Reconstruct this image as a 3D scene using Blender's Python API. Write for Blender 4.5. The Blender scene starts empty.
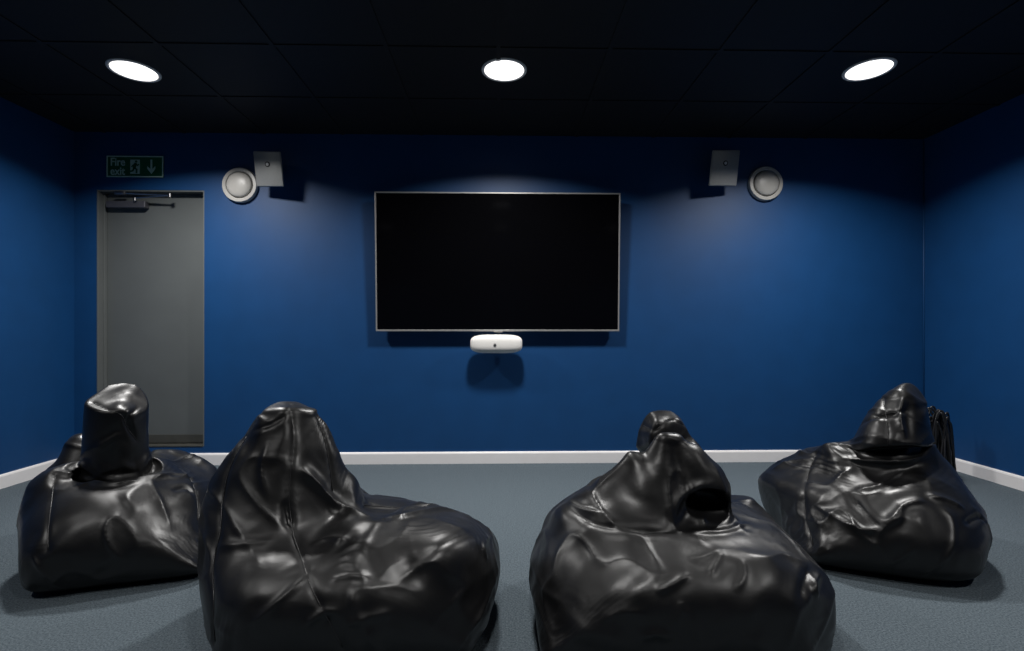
import bpy, bmesh, math, random
import numpy as np
from mathutils import Vector, Matrix
from mathutils.bvhtree import BVHTree

random.seed(7)
rng = np.random.default_rng(11)
scene = bpy.context.scene
COL = scene.collection
R = math.radians

# ------------------------------------------------------------------ camera
F_PX, VY, CAM_H, YAW = 505.0, 333.0, 1.04, R(1.3)
cs, sn = math.cos(YAW), math.sin(YAW)
CAM = Vector((0, 0, CAM_H))


def ray(px, py):
    xc, zc = (px - 512.0) / F_PX, (VY - py) / F_PX
    return Vector((xc * cs + sn, cs - xc * sn, zc))


def P(px, py, Y):
    d = ray(px, py)
    return CAM + d * (Y / d.y)


def PZ(px, py, z):
    d = ray(px, py)
    return CAM + d * ((z - CAM_H) / d.z)


cam_data = bpy.data.cameras.new('camera')
cam_data.sensor_width = 36.0
cam_data.lens = 36.0 * F_PX / 1024.0
cam_data.shift_y = (VY - 325.5) / 1024.0
cam_data.clip_start = 0.02
cam = bpy.data.objects.new('camera', cam_data)
COL.objects.link(cam)
cam.location = CAM
cam.rotation_euler = (R(90), 0, -YAW)
scene.camera = cam

# ------------------------------------------------------------------ room numbers
YB = 4.04                       # back wall
XL, XR = -3.345, 3.45            # side walls
YR = -3.2                       # rear wall
HC = 2.62                       # ceiling


# ------------------------------------------------------------------ material helpers
def new_mat(name):
    m = bpy.data.materials.new(name)
    m.use_nodes = True
    nt = m.node_tree
    b = nt.nodes['Principled BSDF']
    return m, nt, b


def simple(name, col, rough=0.5, metal=0.0, spec=0.5, noise=0.0, scale=40.0, bump=0.0, bscale=200.0, coat=0.0):
    m, nt, b = new_mat(name)
    b.inputs['Base Color'].default_value = (*col, 1)
    b.inputs['Roughness'].default_value = rough
    b.inputs['Metallic'].default_value = metal
    b.inputs['Specular IOR Level'].default_value = spec
    b.inputs['Coat Weight'].default_value = coat
    tc = nt.nodes.new('ShaderNodeTexCoord')
    if noise > 0:
        n = nt.nodes.new('ShaderNodeTexNoise')
        n.inputs['Scale'].default_value = scale
        n.inputs['Detail'].default_value = 4
        nt.links.new(tc.outputs['Object'], n.inputs['Vector'])
        r = nt.nodes.new('ShaderNodeValToRGB')
        r.color_ramp.elements[0].color = (*[c * (1 - noise) for c in col], 1)
        r.color_ramp.elements[1].color = (*[min(1, c * (1 + noise)) for c in col], 1)
        r.color_ramp.elements[0].position = 0.3
        r.color_ramp.elements[1].position = 0.7
        nt.links.new(n.outputs['Fac'], r.inputs['Fac'])
        nt.links.new(r.outputs['Color'], b.inputs['Base Color'])
    if bump > 0:
        n2 = nt.nodes.new('ShaderNodeTexNoise')
        n2.inputs['Scale'].default_value = bscale
        n2.inputs['Detail'].default_value = 3
        nt.links.new(tc.outputs['Object'], n2.inputs['Vector'])
        bp = nt.nodes.new('ShaderNodeBump')
        bp.inputs['Strength'].default_value = bump
        bp.inputs['Distance'].default_value = 0.002
        nt.links.new(n2.outputs['Fac'], bp.inputs['Height'])
        nt.links.new(bp.outputs['Normal'], b.inputs['Normal'])
    return m


def emit(name, col, strength):
    m, nt, b = new_mat(name)
    b.inputs['Base Color'].default_value = (0.8, 0.8, 0.8, 1)
    b.inputs['Emission Color'].default_value = (*col, 1)
    b.inputs['Emission Strength'].default_value = strength
    return m


def carpet_mat():
    m, nt, b = new_mat('carpet_loop')
    tc = nt.nodes.new('ShaderNodeTexCoord')
    n = nt.nodes.new('ShaderNodeTexNoise')
    n.inputs['Scale'].default_value = 150
    n.inputs['Detail'].default_value = 5
    n.inputs['Roughness'].default_value = 0.75
    nt.links.new(tc.outputs['Object'], n.inputs['Vector'])
    r = nt.nodes.new('ShaderNodeValToRGB')
    r.color_ramp.elements[0].position = 0.34
    r.color_ramp.elements[1].position = 0.68
    r.color_ramp.elements[0].color = (0.036, 0.051, 0.064, 1)
    r.color_ramp.elements[1].color = (0.150, 0.182, 0.205, 1)
    nt.links.new(n.outputs['Fac'], r.inputs['Fac'])
    nt.links.new(r.outputs['Color'], b.inputs['Base Color'])
    b.inputs['Roughness'].default_value = 0.95
    b.inputs['Specular IOR Level'].default_value = 0.1
    v = nt.nodes.new('ShaderNodeTexVoronoi')
    v.inputs['Scale'].default_value = 160
    nt.links.new(tc.outputs['Object'], v.inputs['Vector'])
    bp = nt.nodes.new('ShaderNodeBump')
    bp.inputs['Strength'].default_value = 0.6
    bp.inputs['Distance'].default_value = 0.004
    nt.links.new(v.outputs['Distance'], bp.inputs['Height'])
    nt.links.new(bp.outputs['Normal'], b.inputs['Normal'])
    return m


def leather_mat():
    m, nt, b = new_mat('black_faux_leather')
    tc = nt.nodes.new('ShaderNodeTexCoord')
    b.inputs['Base Color'].default_value = (0.0055, 0.0055, 0.006, 1)
    b.inputs['Specular IOR Level'].default_value = 0.5
    n = nt.nodes.new('ShaderNodeTexNoise')
    n.inputs['Scale'].default_value = 9
    n.inputs['Detail'].default_value = 5
    nt.links.new(tc.outputs['Object'], n.inputs['Vector'])
    mr = nt.nodes.new('ShaderNodeMapRange')
    mr.inputs['From Min'].default_value = 0.3
    mr.inputs['From Max'].default_value = 0.7
    mr.inputs['To Min'].default_value = 0.33
    mr.inputs['To Max'].default_value = 0.44
    nt.links.new(n.outputs['Fac'], mr.inputs['Value'])
    nt.links.new(mr.outputs['Result'], b.inputs['Roughness'])
    v = nt.nodes.new('ShaderNodeTexVoronoi')
    v.inputs['Scale'].default_value = 420
    nt.links.new(tc.outputs['Object'], v.inputs['Vector'])
    bp = nt.nodes.new('ShaderNodeBump')
    bp.inputs['Strength'].default_value = 0.12
    bp.inputs['Distance'].default_value = 0.001
    nt.links.new(v.outputs['Distance'], bp.inputs['Height'])
    n3 = nt.nodes.new('ShaderNodeTexNoise')
    n3.inputs['Scale'].default_value = 26
    n3.inputs['Detail'].default_value = 3
    n3.inputs['Distortion'].default_value = 1.2
    nt.links.new(tc.outputs['Object'], n3.inputs['Vector'])
    bp2 = nt.nodes.new('ShaderNodeBump')
    bp2.inputs['Strength'].default_value = 0.05
    bp2.inputs['Distance'].default_value = 0.006
    nt.links.new(n3.outputs['Fac'], bp2.inputs['Height'])
    nt.links.new(bp.outputs['Normal'], bp2.inputs['Normal'])
    # fine creases, gathered in patches
    cv = nt.nodes.new('ShaderNodeTexNoise')
    cv.noise_type = 'RIDGED_MULTIFRACTAL'
    cv.normalize = True
    cv.inputs['Scale'].default_value = 5.0
    cv.inputs['Detail'].default_value = 3.0
    cv.inputs['Roughness'].default_value = 0.45
    cv.inputs['Distortion'].default_value = 0.9
    nt.links.new(tc.outputs['Object'], cv.inputs['Vector'])
    ms = nt.nodes.new('ShaderNodeTexNoise')
    ms.inputs['Scale'].default_value = 3.5
    nt.links.new(tc.outputs['Object'], ms.inputs['Vector'])
    mm = nt.nodes.new('ShaderNodeMapRange')
    mm.inputs['From Min'].default_value = 0.38
    mm.inputs['From Max'].default_value = 0.62
    mm.inputs['To Min'].default_value = 0.10
    mm.inputs['To Max'].default_value = 0.45
    nt.links.new(ms.outputs['Fac'], mm.inputs['Value'])
    bp3 = nt.nodes.new('ShaderNodeBump')
    bp3.inputs['Distance'].default_value = 0.08
    nt.links.new(mm.outputs['Result'], bp3.inputs['Strength'])
    nt.links.new(cv.outputs['Fac'], bp3.inputs['Height'])
    nt.links.new(bp2.outputs['Normal'], bp3.inputs['Normal'])
    nt.links.new(bp3.outputs['Normal'], b.inputs['Normal'])
    return m


M = {}
M['blue'] = simple('blue_wall_paint', (0.0040, 0.051, 0.165), 0.5, spec=0.4, noise=0.05, scale=6, bump=0.08, bscale=260)
M['ceiling'] = simple('black_ceiling_tile', (0.012, 0.012, 0.013), 0.6, spec=0.3, noise=0.1, scale=30, bump=0.2, bscale=140)
M['grid'] = simple('black_ceiling_grid', (0.013, 0.013, 0.014), 0.6, spec=0.3)
M['carpet'] = carpet_mat()
M['white'] = simple('white_gloss_paint', (0.88, 0.855, 0.85), 0.4, noise=0.02, scale=8)
M['door'] = simple('grey_door_paint', (0.105, 0.115, 0.115), 0.45, noise=0.04, scale=5, spec=0.4)
M['doorframe'] = simple('grey_door_frame_paint', (0.12, 0.13, 0.13), 0.4, noise=0.04, scale=5, spec=0.4)
M['kick'] = simple('olive_grey_threshold', (0.055, 0.055, 0.048), 0.45, noise=0.1, scale=20)
M['steel'] = simple('brushed_steel', (0.42, 0.42, 0.43), 0.3, metal=1.0, noise=0.06, scale=60)
M['darksteel'] = simple('dark_anodised_metal', (0.13, 0.13, 0.15), 0.4, metal=0.6, noise=0.05, scale=60)
M['bezel'] = simple('silver_bezel', (0.46, 0.45, 0.44), 0.30, metal=0.55, noise=0.03, scale=50)
M['screen'] = simple('glossy_black_screen', (0.0015, 0.0015, 0.002), 0.09, spec=0.32)
M['blackplastic'] = simple('matt_black_plastic', (0.012, 0.012, 0.013), 0.5, noise=0.1, scale=50)
M['whiteplastic'] = simple('warm_white_plastic', (0.78, 0.76, 0.73), 0.38, noise=0.015, scale=30)
M['greyplastic'] = simple('pale_grey_plastic', (0.50, 0.485, 0.455), 0.38, noise=0.02, scale=40)
M['grille'] = simple('grey_metal_grille', (0.36, 0.365, 0.355), 0.42, metal=0.35, noise=0.05, scale=120, bump=0.25, bscale=500)
M['slate'] = simple('dark_gap', (0.02, 0.02, 0.02), 0.6)
M['signgreen'] = simple('sign_green', (0.004, 0.105, 0.045), 0.4, noise=0.03, scale=30)
M['signpale'] = simple('sign_pale_green', (0.42, 0.60, 0.52), 0.4, noise=0.03, scale=30)
M['leather'] = leather_mat()
M['thread'] = simple('black_seam_thread', (0.020, 0.020, 0.021), 0.36, noise=0.1, scale=300)
M['cable'] = simple('black_rubber_cable', (0.010, 0.010, 0.011), 0.35, noise=0.1, scale=60)
M['diffuser'] = emit('lit_diffuser', (1.0, 0.99, 0.97), 2.0)
M['dimdiffuser'] = emit('dimmed_diffuser', (1.0, 0.99, 0.97), 0.25)  # no baffle is built: the lamp's cut-off is put into this low glow
M['red'] = simple('tiny_dark_emblem', (0.05, 0.05, 0.055), 0.5)


# ------------------------------------------------------------------ object helpers
def link(name, me, mat, parent=None, smooth=True, keep_world=True):
    me.materials.clear()
    for mm in (mat if isinstance(mat, (list, tuple)) else [mat]):
        me.materials.append(mm)
    if smooth:
        for p in me.polygons:
            p.use_smooth = True
    o = bpy.data.objects.new(name, me)
    COL.objects.link(o)
    if parent is not None:
        o.parent = parent
        if keep_world:
            o.matrix_parent_inverse = world(parent).inverted()
    return o


def world(o):
    mt = Matrix.LocRotScale(o.location, o.rotation_euler, o.scale)
    if o.parent:
        return world(o.parent) @ o.matrix_parent_inverse @ mt
    return mt


def from_bm(name, bm, mat, parent=None, smooth=False, keep_world=True):
    bmesh.ops.recalc_face_normals(bm, faces=bm.faces[:])
    me = bpy.data.meshes.new(name)
    bm.to_mesh(me)
    bm.free()
    o = link(name, me, mat, parent, smooth, keep_world)
    if smooth == 'auto':
        me.set_sharp_from_angle(angle=R(35))
    return o


def empty(name, loc, rot=(0, 0, 0), parent=None):
    o = bpy.data.objects.new(name, None)
    COL.objects.link(o)
    o.location = loc
    o.rotation_euler = rot
    o.empty_display_size = 0.05
    return o


def tag(o, label=None, cat=None, group=None, kind=None):
    if label: o['label'] = label
    if cat: o['category'] = cat
    if group: o['group'] = group
    if kind: o['kind'] = kind
    return o


def add_box(bm, x0, x1, y0, y1, z0, z1, bev=0.0, seg=2, mat=None):
    r = bmesh.ops.create_cube(bm, size=1.0)
    vs = r['verts']
    for v in vs:
        v.co = Vector(((x0 + x1) / 2 + v.co.x * (x1 - x0), (y0 + y1) / 2 + v.co.y * (y1 - y0), (z0 + z1) / 2 + v.co.z * (z1 - z0)))
    if bev > 0:
        es = list({e for v in vs for e in v.link_edges})
        bmesh.ops.bevel(bm, geom=es, offset=bev, segments=seg, profile=0.5, affect='EDGES')
    return vs


def add_tube(bm, pts, r, seg=8, caps=True):
    pts = [Vector(p) for p in pts]
    n = len(pts)
    rings = []
    up = Vector((0, 0, 1))
    prev = None
    for i, p in enumerate(pts):
        t = (pts[min(i + 1, n - 1)] - pts[max(i - 1, 0)]).normalized()
        if prev is None:
            a = up if abs(t.dot(up)) < 0.9 else Vector((1, 0, 0))
            u = t.cross(a).normalized()
        else:
            u = (prev - t * prev.dot(t)).normalized()
        prev = u
        w = t.cross(u)
        rr = r[i] if isinstance(r, (list, tuple)) else r
        rings.append([bm.verts.new(p + (u * math.cos(2 * math.pi * k / seg) + w * math.sin(2 * math.pi * k / seg)) * rr) for k in range(seg)])
    for i in range(n - 1):
        for k in range(seg):
            bm.faces.new((rings[i][k], rings[i][(k + 1) % seg], rings[i + 1][(k + 1) % seg], rings[i + 1][k]))
    if caps:
        bm.faces.new(rings[0][::-1])
        bm.faces.new(rings[-1])


def add_lathe(bm, prof, seg=48, axis='Z', at=(0, 0, 0)):
    """prof: list of (radius, height); revolved about axis through at."""
    rings = []
    at = Vector(at)

    def pos(r, h, a):
        c, s = r * math.cos(a), r * math.sin(a)
        if axis == 'Z':
            return at + Vector((c, s, h))
        return at + Vector((c, -h, s))          # axis pointing to -Y
    for r, h in prof:
        if r < 1e-6:
            rings.append([bm.verts.new(pos(0, h, 0))])
        else:
            rings.append([bm.verts.new(pos(r, h, 2 * math.pi * k / seg)) for k in range(seg)])
    for a, b in zip(rings[:-1], rings[1:]):
        for k in range(seg):
            k2 = (k + 1) % seg
            if len(a) == 1 and len(b) > 1:
                bm.faces.new((a[0], b[k], b[k2]))
            elif len(b) == 1 and len(a) > 1:
                bm.faces.new((a[k], b[0], a[k2]))
            elif len(a) > 1:
                bm.faces.new((a[k], b[k], b[k2], a[k2]))


def add_prism(bm, poly, y0, y1):
    """polygon in XZ extruded along Y."""
    a = [bm.verts.new((x, y0, z)) for x, z in poly]
    b = [bm.verts.new((x, y1, z)) for x, z in poly]
    n = len(poly)
    bm.faces.new(a)
    bm.faces.new(b[::-1])
    for i in range(n):
        bm.faces.new((a[i], b[i], b[(i + 1) % n], a[(i + 1) % n]))


def box_obj(name, dims, mat, parent=None, bev=0.0, seg=2, kind=None, smooth=False):
    bm = bmesh.new()
    add_box(bm, *dims, bev=bev, seg=seg)
    o = from_bm(name, bm, mat, parent, smooth=smooth)
    if kind:
        o['kind'] = kind
    return o


# ------------------------------------------------------------------ the room
T = 0.16
dL, dR = P(97, 300, YB).x, P(204.3, 300, YB).x          # door opening
dZ0, dZ1 = P(150, 447, YB).z, P(150, 190, YB).z
box_obj('floor', (XL - T, XR + T, YR - T, YB + T, -0.12, 0.0), M['carpet'], kind='structure')
box_obj('ceiling', (XL - T, XR + T, YR - T, YB + T, HC, HC + 0.12), M['ceiling'], kind='structure')
box_obj('wall_left', (XL - T, XL, YR - T, YB + T, 0, HC), M['blue'], kind='structure')
box_obj('wall_right', (XR, XR + T, YR - T, YB + T, 0, HC), M['blue'], kind='structure')
box_obj('wall_rear', (XL, XR, YR - T, YR, 0, HC), M['blue'], kind='structure')
bm = bmesh.new()
add_box(bm, XL, dL, YB, YB + T, 0, HC)
add_box(bm, dR, XR, YB, YB + T, 0, HC)
add_box(bm, dL, dR, YB, YB + T, dZ1, HC)
add_box(bm, dL, dR, YB, YB + T, 0, dZ0)
from_bm('wall_back', bm, M['blue'])['kind'] = 'structure'

BH, BT = 0.093, 0.016


def skirting(name, p0, p1, inward):
    """profiled skirting board along p0-p1 with a rounded top."""
    prof = [(0, 0), (BT, 0), (BT, BH - 0.014), (BT - 0.003, BH - 0.006), (BT - 0.008, BH), (0, BH)]
    bm = bmesh.new()
    A = [bm.verts.new(Vector(p0) + Vector(inward) * a + Vector((0, 0, h))) for a, h in prof]
    B = [bm.verts.new(Vector(p1) + Vector(inward) * a + Vector((0, 0, h))) for a, h in prof]
    n = len(prof)
    bm.faces.new(A)
    bm.faces.new(B[::-1])
    for i in range(n):
        bm.faces.new((A[i], B[i], B[(i + 1) % n], A[(i + 1) % n]))
    o = from_bm(name, bm, M['white'])
    o['kind'] = 'structure'
    return o


skirting('baseboard_back', (XL, YB, 0), (XR, YB, 0), (0, -1, 0))
skirting('baseboard_left', (XL, YR, 0), (XL, YB - BT, 0), (1, 0, 0))
skirting('baseboard_right', (XR, YR, 0), (XR, YB - BT, 0), (-1, 0, 0))
skirting('baseboard_rear', (XL + BT, YR, 0), (XR - BT, YR, 0), (0, 1, 0))
# painted sealant bead in the right corner
bm = bmesh.new()
add_tube(bm, [(XR - 0.004, YB - 0.004, BH), (XR - 0.004, YB - 0.004, HC - 0.02)], 0.005, 8)
from_bm('trim_1', bm, M['blue'], smooth=True)['kind'] = 'structure'

# ceiling grid: black tee bars at 0.6 m
bm = bmesh.new()
gx0 = P(264, 134, YB).x
k = math.floor((XL - gx0) / 0.62) + 1
x = gx0 + k * 0.62
while x < XR:
    add_box(bm, x - 0.012, x + 0.012, YR, YB, HC - 0.006, HC + 0.001)
    x += 0.62
y = YB - 0.62
while y > YR:
    add_box(bm, XL, XR, y - 0.012, y + 0.012, HC - 0.0055, HC + 0.001)
    y -= 0.62
from_bm('trim_2', bm, M['grid'])['kind'] = 'structure'

# ------------------------------------------------------------------ door
door = empty('door_1', ((dL + dR) / 2, YB + 0.07, dZ0))
tag(door, 'grey painted fire door on a raised sill in the left of the back wall', kind='structure')
REC = 0.07
fw = 0.035
bm = bmesh.new()
add_box(bm, dL, dL + 0.012, YB - 0.004, YB + T, dZ0, dZ1, bev=0.002)
add_box(bm, dR - 0.012, dR, YB + 0.002, YB + T, dZ0, dZ1, bev=0.002)
add_box(bm, dL + 0.012, dR - 0.012, YB + 0.002, YB + T, dZ1 - 0.012, dZ1, bev=0.002)
add_box(bm, dL + 0.012, dL + 0.026, YB + 0.045, YB + T, dZ0, dZ1 - 0.012, bev=0.002)
from_bm('door_frame', bm, M['doorframe'], door)
box_obj('door_leaf', (dL + 0.028, dR - 0.014, YB + REC, YB + REC + 0.044, dZ0 + 0.014, dZ1 - 0.014), M['door'], door, bev=0.002)
box_obj('kick_plate', (dL + 0.030, dR - 0.016, YB + REC - 0.006, YB + REC, dZ0 + 0.018, P(150, 434.5, YB + REC).z), M['kick'], door, bev=0.002)
box_obj('threshold', (dL + 0.012, dR - 0.012, YB - 0.004, YB + T, dZ0, dZ0 + 0.012), M['kick'], door, bev=0.003)
# overhead closer with its two-piece arm
c0, c1 = P(107, 201, YB + REC - 0.04), P(146, 208, YB + REC - 0.04)
cl = box_obj('door_closer', (c0.x, c1.x, YB + REC - 0.055, YB + REC, c1.z, c0.z), M['darksteel'], door, bev=0.006, seg=3)
bm = bmesh.new()
a, b_, c_ = P(120, 193, YB - 0.02), P(170, 195.5, YB - 0.03), P(135, 198, YB - 0.0)
add_tube(bm, [a, b_], 0.0065, 10)
add_tube(bm, [b_, c_], 0.0055, 10)
add_tube(bm, [c_, Vector((c_.x, c_.y, c0.z - 0.005))], 0.011, 12)
add_tube(bm, [b_ + Vector((0, 0, -0.014)), b_ + Vector((0, 0, 0.014))], 0.013, 14)
s0 = P(118, 191, YB)
add_box(bm, s0.x - 0.005, s0.x + 0.07, YB - 0.035, YB, s0.z - 0.035, s0.z - 0.008, bev=0.003)
from_bm('closer_arm', bm, M['steel'], cl, smooth='auto')

# ------------------------------------------------------------------ fire exit sign
q0, q1 = P(107.3, 156, YB), P(163.8, 177.6, YB)
sx0, sx1, sz0, sz1 = q0.x, q1.x, q1.z, q0.z
sw, sh = sx1 - sx0, sz1 - sz0
sign = empty('fire_exit_sign', ((sx0 + sx1) / 2, YB, sz0))
tag(sign, 'green and white fire exit sign with running figure and down arrow above the grey door', 'sign')
box_obj('sign_panel', (sx0, sx1, YB - 0.006, YB - 0.0005, sz0, sz1), M['signgreen'], sign, bev=0.001)


def frame_bm(x0, x1, z0, z1, w, y0, y1):
    bm = bmesh.new()
    add_box(bm, x0, x1, y0, y1, z1 - w, z1)
    add_box(bm, x0, x1, y0, y1, z0, z0 + w)
    add_box(bm, x0, x0 + w, y0, y1, z0 + w, z1 - w)
    add_box(bm, x1 - w, x1, y0, y1, z0 + w, z1 - w)
    return bm


from_bm('sign_border', frame_bm(sx0, sx1, sz0, sz1, 0.0085, YB - 0.0085, YB - 0.0055), M['signpale'], sign)


def text_mesh(name, body, size, x, z, y, mat, parent, thick=0.0012, xs=1.0):
    cu = bpy.data.curves.new(name, 'FONT')
    cu.body = body
    cu.size = size
    cu.extrude = thick
    cu.space_line = 0.82
    cu.offset = 0.0010
    to = bpy.data.objects.new(name, cu)
    COL.objects.link(to)
    dg = bpy.context.evaluated_depsgraph_get()
    me = bpy.data.meshes.new_from_object(to.evaluated_get(dg))
    bpy.data.objects.remove(to)
    bpy.data.curves.remove(cu)
    me.transform(Matrix.Translation((x, y, z)) @ Matrix.Rotation(R(90), 4, 'X') @ Matrix.Diagonal((xs, 1, 1, 1)))
    me.name = name
    return link(name, me, mat, parent, smooth=False)


text_mesh('lettering', 'Fire\nexit', 0.088, sx0 + 0.028, sz0 + sh * 0.54, YB - 0.0075, M['signpale'], sign, xs=0.84)


def sgn(u, v):
    """sign coordinates (0..1) -> XZ"""
    return (sx0 + u * sw, sz0 + v * sh)


# running figure leaving a doorway: pale doorway with a dark runner in front
bm = bmesh.new()
add_prism(bm, [sgn(*p) for p in [(.42, .82), (.585, .82), (.585, .16), (.42, .16)]], YB - 0.0082, YB - 0.0058)
from_bm('doorway_symbol', bm, M['signpale'], sign)
bm = bmesh.new()
Yf0, Yf1 = YB - 0.0098, YB - 0.008


def limb(pts, w):
    for (a, b) in zip(pts[:-1], pts[1:]):
        A, B = Vector(sgn(*a)), Vector(sgn(*b))
        d = (B - A).normalized()
        nrm = Vector((-d.y, d.x)) * w
        A2, B2 = A - d * w * 0.5, B + d * w * 0.5
        add_prism(bm, [tuple(A2 + nrm), tuple(B2 + nrm), tuple(B2 - nrm), tuple(A2 - nrm)], Yf0, Yf1)


add_prism(bm, [(sgn(.525, .735)[0] + .0095 * math.cos(t * math.pi / 6), sgn(.525, .735)[1] + .0095 * math.sin(t * math.pi / 6)) for t in range(12)], Yf0, Yf1)
limb([(.512, .63), (.492, .43)], 0.011)
limb([(.512, .62), (.548, .55), (.570, .60)], 0.005)
limb([(.505, .61), (.470, .56), (.448, .48)], 0.005)
limb([(.495, .43), (.535, .36), (.530, .20)], 0.0062)
limb([(.488, .43), (.468, .30), (.425, .27)], 0.0062)
from_bm('running_figure', bm, M['signgreen'], sign)
bm = bmesh.new()
add_prism(bm, [sgn(*p) for p in [(.775, .83), (.805, .83), (.805, .38), (.860, .52), (.860, .40), (.790, .16), (.720, .40), (.720, .52), (.775, .38)]], YB - 0.0082, YB - 0.0058)
from_bm('down_arrow', bm, M['signpale'], sign)

# ------------------------------------------------------------------ television
dTop, dBot = 0.118, 0.075
tl, tr = P(374.5, 191.5, YB - dTop), P(620.5, 191.5, YB - dTop)
bl = P(376.5, 331.3, YB - dBot)
tv_w = tr.x - tl.x
tv_h = math.hypot(tl.z - bl.z, dTop - dBot)
tilt = math.atan2(dTop - dBot, tl.z - bl.z)
tcx = (tl.x + tr.x) / 2
tv = empty('television', (tcx, YB - dBot, bl.z), (tilt, 0, 0))
tag(tv, 'large black flat screen television with thin silver bezel on the blue back wall', 'television')


def tvpart(name, bm, mat, smooth=False):
    o = from_bm(name, bm, mat, tv, smooth=smooth, keep_world=False)
    return o


hw = tv_w / 2
bw = 0.011
bm = bmesh.new()
add_box(bm, -hw + bw, hw - bw, 0.002, 0.010, bw, tv_h - bw)
tvpart('screen', bm, M['screen'])
bm = bmesh.new()
add_box(bm, -hw, hw, -0.003, 0.012, tv_h - bw, tv_h, bev=0.002)
add_box(bm, -hw, hw, -0.003, 0.012, 0, bw * 1.25, bev=0.002)
add_box(bm, -hw, -hw + bw, -0.003, 0.012, bw, tv_h - bw, bev=0.002)
add_box(bm, hw - bw, hw, -0.003, 0.012, bw, tv_h - bw, bev=0.002)
tvpart('bezel', bm, M['bezel'])
bm = bmesh.new()
add_box(bm, -hw + 0.004, hw - 0.004, 0.012, 0.030, 0.004, tv_h - 0.004, bev=0.004)
add_box(bm, -hw * 0.7, hw * 0.7, 0.030, 0.050, 0.12, tv_h * 0.8, bev=0.008)
tvpart('back_housing', bm, M['blackplastic'])
bm = bmesh.new()
add_box(bm, -0.035, 0.035, -0.005, 0.002, -0.007, 0.005, bev=0.002)
tvpart('logo_tab', bm, M['bezel'])
bm = bmesh.new()
add_box(bm, -0.30, 0.30, 0.048, 0.068, 0.40, 0.46)
add_box(bm, -0.30, 0.30, 0.048, 0.068, 0.62, 0.68)
add_box(bm, -0.22, -0.18, 0.045, 0.062, 0.25, 0.80)
add_box(bm, 0.18, 0.22, 0.045, 0.062, 0.25, 0.80)
tvpart('wall_bracket', bm, M['blackplastic'])

# ------------------------------------------------------------------ white video bar under the television
vL, vR = P(470, 344, YB - 0.15), P(522.5, 344, YB - 0.15)
vz0, vz1 = P(496, 353.5, YB - 0.15).z, P(496, 334.5, YB - 0.15).z
vb = empty('wall_mounted_speaker_bar', ((vL.x + vR.x) / 2, YB - 0.15, vz0))
tag(vb, 'white rounded speaker bar with a small dark emblem hanging under the television', 'speaker bar')
w2, h2 = (vR.x - vL.x) / 2, (vz1 - vz0) / 2
cx, cz = (vL.x + vR.x) / 2, (vz0 + vz1) / 2
bm = bmesh.new()
NU, NV = 48, 20
grid = []
for i in range(NV + 1):                      # superellipsoid body, flatter on top, tapered ends
    v = -math.pi / 2 + math.pi * i / NV
    row = []
    for j in range(NU):
        u = 2 * math.pi * j / NU

        def sp(c, e):
            return math.copysign(abs(c) ** e, c)
        xx = sp(math.sin(v), 0.55)
        rr = abs(math.cos(v)) ** 0.55
        yy = rr * sp(math.cos(u), 0.8)
        zz = rr * sp(math.sin(u), 0.7)
        row.append(bm.verts.new((cx + w2 * xx, YB - 0.118 + 0.058 * yy - 0.0 * xx * xx, cz + h2 * zz)))
    grid.append(row)
for i in range(NV):
    for j in range(NU):
        bm.faces.new((grid[i][j], grid[i][(j + 1) % NU], grid[i + 1][(j + 1) % NU], grid[i + 1][j]))
bmesh.ops.remove_doubles(bm, verts=bm.verts[:], dist=1e-4)
from_bm('housing', bm, M['whiteplastic'], vb, smooth=True)
bm = bmesh.new()
ez = P(495, 345, YB - 0.16).z
ex = P(495, 345, YB - 0.16).x
for kk in range(3):
    a = kk * math.pi / 3
    d = Vector((math.cos(a), 0, math.sin(a))) * 0.012
    c = Vector((ex, YB - 0.1765, ez))
    add_tube(bm, [c - d, c + d], 0.0035, 6)
add_tube(bm, [Vector((ex, YB - 0.170, ez)), Vector((ex, YB - 0.178, ez))], 0.008, 14)
from_bm('emblem', bm, M['red'], vb, smooth='auto')
bm = bmesh.new()
for i in range(9):
    xx = cx - 0.045 + i * 0.0115
    add_box(bm, xx - 0.0025, xx + 0.0025, YB - 0.160, YB - 0.140, vz0 + 0.014, vz0 + 0.024, bev=0.001)
from_bm('port_slots', bm, M['slate'], vb)
bm = bmesh.new()
add_box(bm, cx - 0.06, cx + 0.06, YB - 0.06, YB - 0.001, cz - 0.03, cz + 0.03, bev=0.004)
from_bm('wall_bracket', bm, M['blackplastic'], vb)


# ------------------------------------------------------------------ wall speakers
def round_speaker(px, py, rpx, label, hx):
    c = P(px, py, YB - 0.03)
    rr = rpx / F_PX * (YB - 0.03)
    e = empty('wall_mounted_round_speaker', (c.x, YB, c.z))
    tag(e, label, 'speaker', 'round white speakers on the back wall')
    bm = bmesh.new()
    add_lathe(bm, [(rr * 0.94, 0.0), (rr, 0.006), (rr, 0.024), (rr * 0.96, 0.034), (rr * 0.82, 0.036), (rr * 0.77, 0.032), (rr * 0.755, 0.020), (0, 0.020)], 64, 'Y', (c.x, YB, c.z))
    from_bm('rim', bm, M['greyplastic'], e, smooth='auto')
    bm = bmesh.new()
    r2 = rr * 0.71
    prof = [(r2, 0.021), (r2, 0.034)]
    for i in range(1, 13):
        a = i / 12 * math.pi / 2
        prof.append((r2 * math.cos(a) if i < 12 else 0, 0.034 + 0.030 * math.sin(a)))
    add_lathe(bm, prof, 64, 'Y', (c.x, YB, c.z))
    from_bm('dome', bm, M['greyplastic'], e, smooth='auto')
    bm = bmesh.new()
    add_lathe(bm, [(rr * 0.755, 0.0205), (r2, 0.0205)], 64, 'Y', (c.x, YB, c.z))
    from_bm('gap_ring', bm, M['slate'], e)
    return e


round_speaker(239.3, 184.8, 17.3, 'round white wall speaker left of the television, beside the grey box speaker', -1)
round_speaker(766.3, 183.3, 17.4, 'round white wall speaker right of the television, beside the grey box speaker', 1)


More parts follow.
